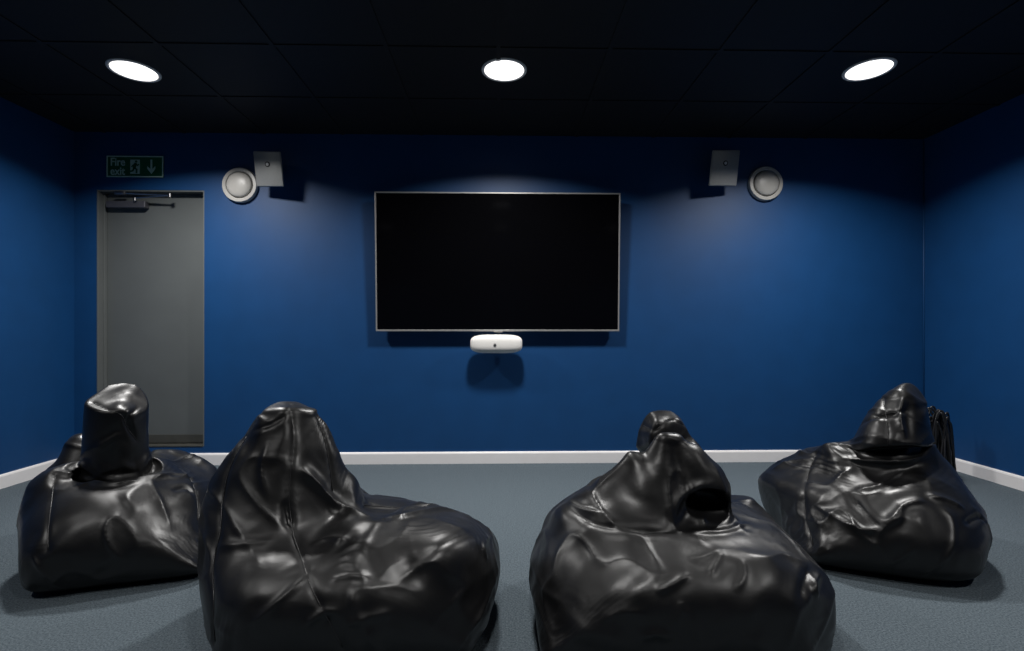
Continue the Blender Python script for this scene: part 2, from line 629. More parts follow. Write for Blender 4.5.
def box_speaker(quad, yaw, label):
    """quad: front face corner pixels TL, TR, BR, BL; the face leans out at its top and turns to the middle"""
    ys = [YB - 0.185, YB - 0.185, YB - 0.135, YB - 0.135]
    dy = 0.02 * yaw
    ys = [ys[0] + dy, ys[1] - dy, ys[2] - dy, ys[3] + dy]
    fr = [P(p[0], p[1], yy) for p, yy in zip(quad, ys)]
    c = sum(fr, Vector()) / 4
    e = empty('wall_mounted_box_speaker', (c.x, YB, c.z))
    tag(e, label, 'speaker', 'grey box speakers on the back wall')
    n = (fr[1] - fr[0]).cross(fr[3] - fr[0]).normalized()
    if n.y > 0:
        n = -n
    bm = bmesh.new()
    back = [c + (p - c) * 0.55 - n * 0.095 - Vector((0.035 * yaw, 0, 0)) for p in fr]
    A = [bm.verts.new(p - n * 0.006) for p in fr]
    B = [bm.verts.new(p) for p in back]
    bm.faces.new(A)
    bm.faces.new(B[::-1])
    for i in range(4):
        bm.faces.new((A[i], A[(i + 1) % 4], B[(i + 1) % 4], B[i]))
    bmesh.ops.recalc_face_normals(bm, faces=bm.faces[:])
    bmesh.ops.bevel(bm, geom=bm.edges[:], offset=0.008, segments=3, profile=0.5, affect='EDGES')
    from_bm('cabinet', bm, M['greyplastic'], e, smooth='auto')
    bm = bmesh.new()
    ins = [c + (p - c) * 0.95 for p in fr]
    A = [bm.verts.new(p + n * 0.001) for p in ins]
    B = [bm.verts.new(p - n * 0.010) for p in ins]
    bm.faces.new(A)
    bm.faces.new(B[::-1])
    for i in range(4):
        bm.faces.new((A[i], A[(i + 1) % 4], B[(i + 1) % 4], B[i]))
    bmesh.ops.recalc_face_normals(bm, faces=bm.faces[:])
    bmesh.ops.bevel(bm, geom=bm.edges[:], offset=0.004, segments=2, profile=0.5, affect='EDGES')
    from_bm('grille', bm, M['grille'], e, smooth='auto')
    # small round badge in a dark ring
    up = ((fr[0] + fr[1]) / 2 - (fr[2] + fr[3]) / 2)
    bc = c + up * 0.13
    bm = bmesh.new()
    add_tube(bm, [bc - n * 0.002, bc + n * 0.004], 0.020, 20)
    bd = from_bm('badge', bm, M['slate'], e, smooth='auto')
    bm = bmesh.new()
    add_tube(bm, [bc + n * 0.003, bc + n * 0.007], 0.0115, 16)
    from_bm('badge_centre', bm, M['whiteplastic'], bd, smooth='auto')
    bm = bmesh.new()
    bk = sum(back, Vector()) / 4
    add_tube(bm, [bk - n * -0.01, Vector((bk.x, YB - 0.004, bk.z))], 0.016, 12)
    add_box(bm, bk.x - 0.035, bk.x + 0.035, YB - 0.010, YB - 0.0005, bk.z - 0.05, bk.z + 0.05, bev=0.003)
    from_bm('wall_bracket', bm, M['blackplastic'], e, smooth='auto')
    return e


box_speaker([(252.2, 150.6), (280.5, 151), (284, 187), (256, 187)], 1, 'grey box speaker on a bracket, left of the television')
box_speaker([(712.5, 149.5), (741, 149.5), (737, 186.5), (708.5, 186.2)], -1, 'grey box speaker on a bracket, right of the television')

# ------------------------------------------------------------------ ceiling downlights
LIGHT_W = 39.0


def downlight(x, y, label, power, lit=True):
    rr = 0.122
    e = empty('ceiling_downlight', (x, y, HC))
    tag(e, label, 'ceiling light', 'round ceiling downlights')
    bm = bmesh.new()
    add_lathe(bm, [(rr - 0.006, 0.004), (rr - 0.002, -0.006), (rr + 0.010, -0.007), (rr + 0.014, -0.004), (rr + 0.015, 0.002)], 64, 'Z', (x, y, HC))
    from_bm('trim_ring', bm, M['whiteplastic'], e, smooth='auto')
    bm = bmesh.new()
    prof = [(rr - 0.004, -0.003)]
    for i in range(1, 9):
        a = i / 8 * math.pi / 2
        prof.append(((rr - 0.004) * math.cos(a) if i < 8 else 0, -0.003 - 0.014 * math.sin(a)))
    add_lathe(bm, prof, 64, 'Z', (x, y, HC))
    from_bm('diffuser', bm, M['diffuser'] if lit else M['dimdiffuser'], e, smooth=True)
    ld = bpy.data.lights.new('lamp', 'AREA')
    ld.shape = 'DISK'
    ld.size = rr * 2 - 0.02
    ld.spread = R(146 if lit else 108)
    ld.energy = power
    ld.color = (1.0, 0.985, 0.965)
    lo = bpy.data.objects.new('lamp', ld)
    COL.objects.link(lo)
    lo.parent = e
    lo.location = (0, 0, -0.020)
    return e


for px, py, w in ((134.2, 72.2, 'leftmost lit round downlight in the black ceiling, above the fire exit sign'),
                  (504.2, 71.7, 'middle lit round downlight in the black ceiling, above the television'),
                  (868.8, 71.0, 'rightmost lit round downlight in the black ceiling')):
    c = PZ(px, py, HC - 0.01)
    downlight(c.x, c.y, w, LIGHT_W)
LY = PZ(504.2, 70.2, HC - 0.01).y
LX = PZ(133.7, 70.5, HC - 0.01).x
for y, kp in ((LY - 2.48, 0.34), (LY - 4.96, 0.18)):
    for x in (LX, 0.02, -LX):
        downlight(x, y, 'round downlight in the ceiling behind the camera position', LIGHT_W * kp, lit=False)

w = bpy.data.worlds.new('world')
scene.world = w
w.use_nodes = True
w.node_tree.nodes['Background'].inputs['Color'].default_value = (0.01, 0.01, 0.012, 1)
w.node_tree.nodes['Background'].inputs['Strength'].default_value = 0.2


DEBUG = False
# ------------------------------------------------------------------ bean bags: signed-distance modelling
def vnoise(p, seed=0):
    """smooth value noise on an (n,3) array, range about -1..1"""
    i = np.floor(p).astype(np.int64)
    f = p - i
    u = f * f * f * (f * (f * 6 - 15) + 10)

    def h(a, b, c):
        n = (a * 374761393 + b * 668265263 + c * 2147483647 + seed * 974634777) & 0xFFFFFFFF
        n = ((n ^ (n >> 13)) * 1274126177) & 0xFFFFFFFF
        n = n ^ (n >> 16)
        return (n & 0xFFFF) / 32767.5 - 1.0
    x, y, z = i[:, 0], i[:, 1], i[:, 2]
    r = 0
    for dx in (0, 1):
        for dy in (0, 1):
            for dz in (0, 1):
                wgt = (u[:, 0] if dx else 1 - u[:, 0]) * (u[:, 1] if dy else 1 - u[:, 1]) * (u[:, 2] if dz else 1 - u[:, 2])
                r = r + wgt * h(x + dx, y + dy, z + dz)
    return r


def smin(a, b, k):
    if k <= 0:
        return np.minimum(a, b)
    h = np.clip(0.5 + 0.5 * (b - a) / k, 0, 1)
    return b * (1 - h) + a * h - k * h * (1 - h)


def smax(a, b, k):
    return -smin(-a, -b, k)


def ell(c, r, rot=(0, 0, 0)):
    c, r = np.array(c, float), np.array(r, float)
    Rm = np.array(Matrix.Rotation(R(rot[2]), 3, 'Z') @ Matrix.Rotation(R(rot[1]), 3, 'Y') @ Matrix.Rotation(R(rot[0]), 3, 'X'))

    def f(p):
        q = (p - c) @ Rm
        k0 = np.linalg.norm(q / r, axis=1)
        k1 = np.linalg.norm(q / (r * r), axis=1) + 1e-9
        return k0 * (k0 - 1.0) / k1
    return f


def sell(c, r, n=2.6, rot=(0, 0, 0)):
    """boxier ellipsoid"""
    c, r = np.array(c, float), np.array(r, float)
    Rm = np.array(Matrix.Rotation(R(rot[2]), 3, 'Z') @ Matrix.Rotation(R(rot[1]), 3, 'Y') @ Matrix.Rotation(R(rot[0]), 3, 'X'))

    def f(p):
        q = np.abs((p - c) @ Rm) / r
        k = (q ** n).sum(1) ** (1 / n) + 1e-6
        g = (q / k[:, None]) ** (n - 1) / r
        return (k - 1) / (np.linalg.norm(g, axis=1) + 1e-6)
    return f


def cone(a, r1, b, r2, sy=1.0):
    """round cone between two points; sy squeezes it along Y"""
    a, b = np.array(a, float), np.array(b, float)
    ba = b - a
    ba2 = ba * np.array([1, 1 / sy, 1])
    l2 = ba2 @ ba2

    def f(p):
        pa = (p - a) * np.array([1, 1 / sy, 1])
        t = np.clip(pa @ ba2 / l2, 0, 1)
        d = np.linalg.norm(pa - t[:, None] * ba2, axis=1)
        return (d - (r1 + (r2 - r1) * t)) * min(1.0, 0.5 + 0.5 * sy)
    return f


def plane(c, n):
    c, n = np.array(c, float), np.array(n, float)
    n = n / np.linalg.norm(n)

    def f(p):
        return (p - c) @ n
    return f


def surface_nets(F, lo, h):
    nx, ny, nz = F.shape
    S = F < 0
    corners = [(0, 0, 0), (1, 0, 0), (0, 1, 0), (1, 1, 0), (0, 0, 1), (1, 0, 1), (0, 1, 1), (1, 1, 1)]
    edges = [(0, 1), (2, 3), (4, 5), (6, 7), (0, 2), (1, 3), (4, 6), (5, 7), (0, 4), (1, 5), (2, 6), (3, 7)]

    def sub(A, c):
        return A[c[0]:nx - 1 + c[0], c[1]:ny - 1 + c[1], c[2]:nz - 1 + c[2]]
    cnt = sum(sub(S, c).astype(int) for c in corners)
    act = (cnt > 0) & (cnt < 8)
    idx = -np.ones(act.shape, np.int64)
    cells = np.argwhere(act)
    idx[act] = np.arange(len(cells))
    vals = np.stack([sub(F, c)[act] for c in corners], 1)
    acc = np.zeros((len(cells), 3))
    num = np.zeros(len(cells))
    cc = np.array(corners, float)
    for a, b in edges:
        va, vb = vals[:, a], vals[:, b]
        m = (va < 0) != (vb < 0)
        t = np.where(m, va / np.where(m, va - vb, 1), 0)
        pt = cc[a] + t[:, None] * (cc[b] - cc[a])
        acc += pt * m[:, None]
        num += m
    V = (cells + acc / num[:, None]) * h + lo
    quads = []
    for ax in range(3):
        o1, o2 = [(1, 2), (2, 0), (0, 1)][ax]
        sl0 = [slice(None)] * 3
        sl1 = [slice(None)] * 3
        sl0[ax] = slice(0, -1)
        sl1[ax] = slice(1, None)
        A, B = S[tuple(sl0)], S[tuple(sl1)]
        e = np.argwhere(A != B)
        e = e[(e[:, o1] > 0) & (e[:, o2] > 0) & (e[:, o1] < F.shape[o1] - 1) & (e[:, o2] < F.shape[o2] - 1)]
        inside = A[e[:, 0], e[:, 1], e[:, 2]]

        def at(d1, d2):
            q = e.copy()
            q[:, o1] += d1
            q[:, o2] += d2
            return idx[q[:, 0], q[:, 1], q[:, 2]]
        Q = np.stack([at(-1, -1), at(0, -1), at(0, 0), at(-1, 0)], 1)
        Q[~inside] = Q[~inside][:, ::-1]
        quads.append(Q)
    return V, np.concatenate(quads)


def vnormals(V, Q):
    n = np.cross(V[Q[:, 2]] - V[Q[:, 0]], V[Q[:, 3]] - V[Q[:, 1]])
    N = np.zeros_like(V)
    for c in range(4):
        for d in range(3):
            N[:, d] += np.bincount(Q[:, c], n[:, d], len(V))
    return N / (np.linalg.norm(N, axis=1)[:, None] + 1e-12)


def seg_dist(V, pts):
    """distance from every vertex to a polyline, and the position along it (0..1)"""
    best = np.full(len(V), 1e9)
    tt = np.zeros(len(V))
    n = len(pts) - 1
    for i in range(n):
        a, b = pts[i], pts[i + 1]
        ab = b - a
        t = np.clip(((V - a) @ ab) / (ab @ ab + 1e-12), 0, 1)
        d = np.linalg.norm(V - a - t[:, None] * ab, axis=1)
        m = d < best
        best[m] = d[m]
        tt[m] = (i + t[m]) / n
    return best, tt


def resample(pts, step):
    out = [pts[0]]
    for a, b in zip(pts[:-1], pts[1:]):
        k = max(1, int(np.linalg.norm(np.array(b) - np.array(a)) / step))
        for j in range(1, k + 1):
            out.append(tuple(np.array(a) + (np.array(b) - np.array(a)) * j / k))
    return out


def smooth_curve(pts, n=6):
    """Catmull-Rom through 2D points"""
    P_ = [np.array(p, float) for p in pts]
    P_ = [2 * P_[0] - P_[1]] + P_ + [2 * P_[-1] - P_[-2]]
    out = []
    for i in range(1, len(P_) - 2):
        for j in range(n):
            t = j / n
            a, b, c, d = P_[i - 1:i + 3]
            out.append(0.5 * ((2 * b) + (-a + c) * t + (2 * a - 5 * b + 4 * c - d) * t * t + (-a + 3 * b - 3 * c + d) * t ** 3))
    out.append(P_[-2])
    return out


class Surf:
    def __init__(self, V, Q):
        self.V, self.Q = V, Q
        self.bvh = BVHTree.FromPolygons([tuple(v) for v in V], [tuple(int(i) for i in q) for q in Q])

    def hit(self, px, py):
        d = ray(px, py).normalized()
        h = self.bvh.ray_cast(CAM, d)
        return h[0], h[1]

    def curve(self, pix):
        out = []
        for p in smooth_curve(pix):
            h, n = self.hit(*p)
            if h is not None:
                if out and (h - Vector(out[-1])).length > 0.09:
                    continue
                out.append(np.array(h))
        return out

    def snap(self, pts, off):
        out = []
        for p in pts:
            loc, nrm, i, d = self.bvh.find_nearest(Vector(p))
            out.append(loc + nrm * off)
        return out


def wrinkle(V, Q, goal, excess, iters=220, bend=0.12, seed=3, amp=0.002, nscale=13.0):
    """lets a slightly oversized skin buckle over the filling (position based)"""
    n = len(V)
    E = np.concatenate([Q[:, [0, 1]], Q[:, [1, 2]], Q[:, [2, 3]], Q[:, [3, 0]]])
    E = np.unique(np.sort(E, 1), axis=0)
    D = np.concatenate([Q[:, [0, 2]], Q[:, [1, 3]]])
    A = np.concatenate([E, D])
    w = np.concatenate([np.full(len(E), 0.5), np.full(len(D), 0.22)])
    deg = np.bincount(E[:, 0], minlength=n) + np.bincount(E[:, 1], minlength=n)
    mid = (V[A[:, 0]] + V[A[:, 1]]) / 2
    L = np.linalg.norm(V[A[:, 0]] - V[A[:, 1]], axis=1) * (1 + excess(mid, V[A[:, 1]] - V[A[:, 0]], A))

    def lap(X):
        S = np.zeros_like(X)
        for d in range(3):
            S[:, d] = np.bincount(E[:, 0], X[E[:, 1], d], n) + np.bincount(E[:, 1], X[E[:, 0], d], n)
        return S / deg[:, None] - X
    N = vnormals(V, Q)
    X = V + N * (amp * (vnoise(V * nscale, seed) + 0.6 * vnoise(V * nscale * 2.1 + 5, seed + 1)))[:, None]
    X0 = V.copy()
    l0 = lap(X0)
    wd = np.bincount(A[:, 0], w, n) + np.bincount(A[:, 1], w, n)
    for it in range(iters):
        e = X[A[:, 1]] - X[A[:, 0]]
        le = np.linalg.norm(e, axis=1) + 1e-12
        c = (w * (le - L) / le * 0.5)[:, None] * e
        dX = np.zeros_like(X)
        for d in range(3):
            dX[:, d] = np.bincount(A[:, 0], c[:, d], n) - np.bincount(A[:, 1], c[:, d], n)
        X = X + dX / wd[:, None] * 1.9
        l1 = lap(X) - l0
        l2 = lap(l1)
        X = X - bend * l2 * 0.9
        X = X + goal[:, None] * (X0 - X)
        X[:, 2] = np.maximum(X[:, 2], 0.002)
    return X


def fit_outline(V, Q, centre, outline, px_centre, ztop=None, iters=7):
    """eases the shape, in its own frontal plane, to the width and height the bag has at each angle about its middle"""
    NB = 240
    ox, oz = P(px_centre[0], px_centre[1], centre[1]).x, P(px_centre[0], px_centre[1], centre[1]).z
    out = np.array(outline, float)
    th = (np.arange(NB) + 0.5) / NB * 2 * np.pi - np.pi
    tr = np.full(NB, np.nan)
    for i, a in enumerate(th):
        d = np.array([math.cos(a), -math.sin(a)])
        best = 0
        for p, q in zip(out, np.roll(out, -1, 0)):
            e = q - p
            den = d[0] * e[1] - d[1] * e[0]
            if abs(den) < 1e-9:
                continue
            w0 = p - np.array(px_centre)
            t = (w0[0] * e[1] - w0[1] * e[0]) / den
            s = (w0[0] * d[1] - w0[1] * d[0]) / den
            if t > 0 and -1e-9 <= s <= 1 + 1e-9:
                best = max(best, t)
        tr[i] = best
    E = np.concatenate([Q[:, [0, 1]], Q[:, [1, 2]], Q[:, [2, 3]], Q[:, [3, 0]]])
    E = np.unique(np.sort(E, 1), axis=0)
    deg = np.bincount(E[:, 0], minlength=len(V)) + np.bincount(E[:, 1], minlength=len(V))
    for it in range(iters):
        # project (the camera's yaw included)
        X, Y, Z = V[:, 0], V[:, 1], V[:, 2] - CAM_H
        xc = (X * cs - Y * sn) / (X * sn + Y * cs)
        zc = Z / (X * sn + Y * cs)
        px, py = 512 + F_PX * xc, VY - F_PX * zc
        dx, dy = px - px_centre[0], -(py - px_centre[1])
        rad, ang = np.hypot(dx, dy), np.arctan2(dy, dx)
        bi = ((ang + np.pi) / (2 * np.pi) * NB).astype(int) % NB
        mr = np.zeros(NB)
        np.maximum.at(mr, bi, rad)
        ratio = np.where(mr > 0, tr / np.maximum(mr, 1), 1.0)
        down = (th > R(-142)) & (th < R(-38))
        ratio[down] = np.interp(th[down], th[~down], ratio[~down])
        ratio = np.clip(ratio, 0.6, 1.5)
        if it in (0, iters - 1) and DEBUG:
            print('RATIO', px_centre, [(round(math.degrees(th[i])), round(float(ratio[i]), 2)) for i in range(2, NB, 6)])
        kk = np.exp(-(np.arange(-9, 10) / (3.5 if it < 4 else 1.5)) ** 2)
        kk /= kk.sum()
        ratio = np.convolve(np.concatenate([ratio[-12:], ratio, ratio[:12]]), kk, 'same')[12:-12]
        f = np.interp(ang, th, ratio, period=2 * np.pi)
        q = np.clip(rad / np.interp(ang, th, np.maximum(mr, 1), period=2 * np.pi), 0, 1) ** 2
        f = 1 + (f - 1) * q
        up = np.clip((V[:, 2] - 0.02) / 0.25, 0, 1)
        if ztop is not None:                   # heads that already have their own faces are left alone
            f = 1 + (f - 1) * np.clip((ztop - V[:, 2]) / 0.08, 0, 1)
        D = np.zeros_like(V)
        D[:, 0] = (V[:, 0] - ox) * (f - 1)
        D[:, 2] = np.maximum(V[:, 2] - oz, 0) * (f - 1) * up * up * (3 - 2 * up)
        for _ in range(70 if it < 4 else 25):
            D2 = np.zeros_like(D)
            for d in (0, 2):
                D2[:, d] = np.bincount(E[:, 0], D[E[:, 1], d], len(V)) + np.bincount(E[:, 1], D[E[:, 0], d], len(V))
            D = 0.3 * D + 0.7 * D2 / deg[:, None]
        V = V + 1.15 * D
    return V


def bean_bag(label, sdf, lo, hi, folds, seams, centre, cap=None, seed=1, h=0.0085, far_seams=(), exc=0.040, outline=None, pxc=None, ztop=None, fs=1.0, ramp=0.8, hramp=0.6):
    lo, hi = np.array(lo, float), np.array(hi, float)
    dims = np.ceil((hi - lo) / h).astype(int) + 1
    G = np.stack(np.meshgrid(*[lo[i] + h * np.arange(dims[i]) for i in range(3)], indexing='ij'), -1).reshape(-1, 3)
    Fv = sdf(G)
    Fv = smax(Fv, -(G[:, 2] - 0.002), 0.08)
    V, Q = surface_nets(Fv.reshape(dims), lo, h)

    def full(p):
        return smax(sdf(p), -(p[:, 2] - 0.002), 0.08)
    for _ in range(3):                         # pull the vertices onto the zero level
        e = 2e-3
        d0 = full(V)
        g = np.stack([(full(V + np.eye(3)[i] * e) - d0) / e for i in range(3)], 1)
        V = V - (d0 / ((g * g).sum(1) + 1e-6))[:, None] * g * 0.8
    if outline is not None:
        V = fit_outline(V, Q, centre, outline, pxc, ztop)
    S = Surf(V, Q)
    # seams: shallow stitched valleys; folds: creases and ridges read off the bag
    scurves = []
    goal = np.full(len(V), 0.005)
    sd = np.full(len(V), 9.0)                   # distance to the nearest seam: stitching gathers the skin
    N = vnormals(V, Q)
    for c in seams:
        pts = S.curve(c)
        if len(pts) > 2:
            scurves.append(pts)
    for c in far_seams:                        # seams on the side away from the camera
        pts = []
        for (ang, z) in c:
            o = Vector((centre[0] + 3 * math.cos(R(ang)), centre[1] + 3 * math.sin(R(ang)), z))
            hh = S.bvh.ray_cast(o, (Vector((centre[0], centre[1], z)) - o).normalized())
            if hh[0] is not None:
                pts.append(np.array(hh[0]))
        if len(pts) > 2:
            scurves.append(pts)
    disp = np.zeros(len(V))
    for pts in scurves:
        d, t = seg_dist(V, pts)
        sd = np.minimum(sd, d)
        disp -= 0.006 * np.exp(-d / 0.010)
        goal = np.maximum(goal, 0.10 * np.exp(-(d / 0.018) ** 2))
    for (pix, depth, width) in folds:
        depth, width = depth * fs, width * (0.6 + 0.4 * fs)
        pts = S.curve(pix)
        if len(pts) < 3:
            continue
        d, t = seg_dist(V, pts)
        fade = np.clip(np.minimum(t, 1 - t) * 5, 0, 1)
        crest = np.exp(-(np.sqrt(d * d + 0.003 ** 2) - 0.003) / (0.75 * width))
        disp += (1.15 * depth * crest - 0.22 * depth * np.exp(-((d - 2.4 * width) / (1.5 * width)) ** 2)) * fade
        goal = np.maximum(goal, 0.05 * np.exp(-(d / (2 * width)) ** 2))
    # slack skin: long sharp-crested folds, some running up the panels and some across them
    wx = 0.05 * np.stack([vnoise(V * 3.1 + 3, seed + 40), vnoise(V * 3.1 + 7, seed + 41), vnoise(V * 3.1 + 13, seed + 42)], 1)
    W = V + wx

    def ridged(p, sd_):
        return np.clip(1 - 1.9 * np.abs(vnoise(p, sd_)), 0, 1) ** 3
    x_, y_, z_ = W[:, 0], W[:, 1], W[:, 2]
    r1 = ridged(np.stack([x_ * 8.5 + z_ * 4, y_ * 7.0, z_ * 2.6 - x_ * 1.5], 1), seed + 50)
    r2 = ridged(np.stack([x_ * 3.0 - z_ * 1.5, y_ * 3.0, z_ * 9.5 + x_ * 4.0], 1), seed + 51)
    r3 = ridged(np.stack([x_ * 7.0 - z_ * 7.0, y_ * 6.0, z_ * 3.5 + x_ * 3.5], 1), seed + 52)

    def patch(sd_, sc):
        t = np.clip((vnoise(V * sc + 2, sd_) + 0.12) / 0.45, 0, 1)
        return t * t * (3 - 2 * t)
    amp = ramp * (0.011 * r1 * patch(seed + 60, 2.7) + 0.009 * r2 * patch(seed + 61, 2.4) + 0.009 * r3 * patch(seed + 62, 3.0))
    amp = amp * (1 - (1 - hramp) * np.clip((V[:, 2] - 0.50) / 0.08, 0, 1))     # heads are stretched tighter
    disp += (amp - 0.0022 * ramp) * np.clip((V[:, 2] - 0.03) / 0.08, 0, 1)
    V = V + N * disp[:, None]
    V[:, 2] = np.maximum(V[:, 2], 0.002)
    goal = np.where(V[:, 2] < 0.03, 0.2, goal)

    def excess(mid, dr, A):
        z = mid[:, 2]
        u = dr / (np.linalg.norm(dr, axis=1)[:, None] + 1e-9)
        m = vnoise(mid * 4.2, seed + 9) * 0.5 + 0.5
        ang = vnoise(mid * 2.3, seed + 17) * 2.6
        ax = np.stack([np.cos(ang), 0.4 * np.sin(ang * 1.7), np.sin(ang)], 1)
        ax /= np.linalg.norm(ax, axis=1)[:, None]
        al = (u * ax).sum(1) ** 2
        gather = 0.5 * np.exp(-((sd[A[:, 0]] - 0.035) / 0.035) ** 2)
        return exc * (0.15 + 1.3 * m * m + gather) * (0.25 + 1.0 * al)
    V = wrinkle(V, Q, goal, excess, seed=seed)
    e = empty('bean_bag', (centre[0], centre[1], 0))
    tag(e, label, 'bean bag', 'black leather-look bean bags')
    # the end cap is a panel of its own: split the quads by the cap test
    capmask = np.zeros(len(Q), bool)
    if cap is not None:
        capmask = cap((V[Q[:, 0]] + V[Q[:, 2]]) / 2)

    def mesh_of(name, qs):
        used = np.unique(qs)
        mp = -np.ones(len(V), np.int64)
        mp[used] = np.arange(len(used))
        me = bpy.data.meshes.new(name)
        me.from_pydata([tuple(v) for v in V[used]], [], [tuple(int(i) for i in mp[q]) for q in qs])
        me.update()
        o = link(name, me, M['leather'], e)
        sm = o.modifiers.new('subsurf', 'SUBSURF')
        sm.levels = 1
        sm.render_levels = 1
        return o
    mesh_of('cover', Q[~capmask])
    if capmask.any():
        mesh_of('top_cap', Q[capmask])
    S2 = Surf(V, Q)
    for pts in scurves:
        pts = S2.snap(pts, 0.0006)
        # smooth a little
        for _ in range(2):
            pts = [pts[0]] + [(a + b * 2 + c) / 4 for a, b, c in zip(pts[:-2], pts[1:-1], pts[2:])] + [pts[-1]]
        bm = bmesh.new()
        add_tube(bm, pts, 0.0015, 6)
        from_bm('seam', bm, M['thread'], e, smooth=True)
    return e, S2


def V3(px, py, Y):
    return tuple(P(px, py, Y))


def m(px, Y):
    """pixels to metres at depth Y"""
    return px * Y / F_PX


# --- front left bag
YbB = 1.86
cB = V3(348, 560, YbB)
def sdf_front_left(p):
    d = sell((-0.53, YbB, 0.19), (0.49, 0.43, 0.20), 2.7)(p)
    d = smin(d, ell(V3(268, 560, 1.86), (0.19, 0.28, 0.28))(p), 0.08)
    # tall back, flattened front to back and faceted along its seams
    hd = cone(V3(286, 540, 1.84), 0.27, V3(289, 412, 1.88), m(24, 1.88), 0.85)(p)
    hd = smin(hd, cone(V3(258, 505, 1.84), 0.165, V3(280, 412, 1.88), m(14, 1.88), 0.9)(p), 0.03)
    hd = smin(hd, cone(V3(322, 515, 1.88), 0.11, V3(300, 414, 1.88), m(14, 1.88), 0.9)(p), 0.03)
    hd = smax(hd, plane(V3(289, 402, 1.88), (0.0, -0.12, 1.0))(p), 0.03)
    d = smin(d, hd, 0.07)
    # seat: near rim and the far lobe, meeting the back in a crisp fold
    st = sell(V3(434, 562, 1.82), (0.185, 0.31, 0.225), 2.8, (0, 4, -8))(p)
    st = smin(st, sell(V3(405, 580, 2.14), (0.28, 0.22, 0.31), 2.3)(p), 0.03)
    st = smin(st, ell(V3(365, 575, 1.72), (0.22, 0.24, 0.20))(p), 0.06)
    d = smin(d, st, 0.022)
    # the seat hollow behind the near rim
    d = smax(d, -ell(V3(412, 478, 2.04), (0.20, 0.16, 0.07), (0, 6, 0))(p), 0.03)
    return d


bean_bag('black leather-look bean bag front left, its broad peaked back nearest the camera',
         sdf_front_left, (cB[0] - 0.66, 1.22, -0.02), (cB[0] + 0.66, 2.52, 0.86),
         [([(301, 467), (317, 484), (338, 505), (374, 518)], 0.020, 0.016),
          ([(376, 519), (405, 515), (438, 509), (466, 514)], 0.010, 0.013),
          ([(284, 500), (287, 515), (290, 528)], -0.010, 0.014),
          ([(213, 546), (245, 544), (276, 540)], 0.005, 0.012),
          ([(305, 626), (322, 614), (340, 610)], 0.009, 0.010),
          ([(342, 626), (366, 618), (395, 612)], 0.008, 0.011),
          ([(330, 580), (350, 576), (372, 577)], 0.006, 0.010),
          ([(420, 560), (450, 540), (478, 528)], -0.006, 0.014),
          ([(395, 585), (420, 566), (440, 560)], 0.006, 0.012),
          ([(310, 545), (330, 538), (352, 540)], 0.008, 0.012),
          ([(489, 534), (484, 546), (487, 560)], 0.012, 0.011),
          ([(252, 430), (272, 424), (290, 413)], -0.005, 0.008),
          ([(268, 440), (262, 470), (268, 500)], 0.006, 0.014)],
         [[(290, 403), (294, 440), (290, 476), (289, 517), (301, 555), (313, 592), (326, 617), (342, 648)],
          [(245, 436), (228, 470), (221, 505), (219, 530), (213, 560), (212, 600), (214, 642)],
          [(318, 416), (328, 450), (334, 490)]],
         (cB[0], YbB), outline=[(277.8, 400.8), (259, 413), (242.4, 438), (225.8, 457), (213, 476), (205, 494), (198.7, 513), (197.5, 546), (199, 588), (203, 617), (211, 646), (222, 680), (300, 705), (400, 705), (455, 680), (473, 648), (488, 625), (494, 600), (500, 567), (498, 546), (490, 528), (471, 515), (438, 505), (405, 498.6), (367, 494), (346.5, 467), (334, 438), (323.6, 415), (300.7, 401)], pxc=(345, 560), fs=0.7, ramp=0.62,
         cap=lambda c: c[:, 2] > 0.772, seed=21,
         far_seams=[[(90, z) for z in np.linspace(0.05, 0.40, 12)], [(30, z) for z in np.linspace(0.05, 0.40, 12)]])

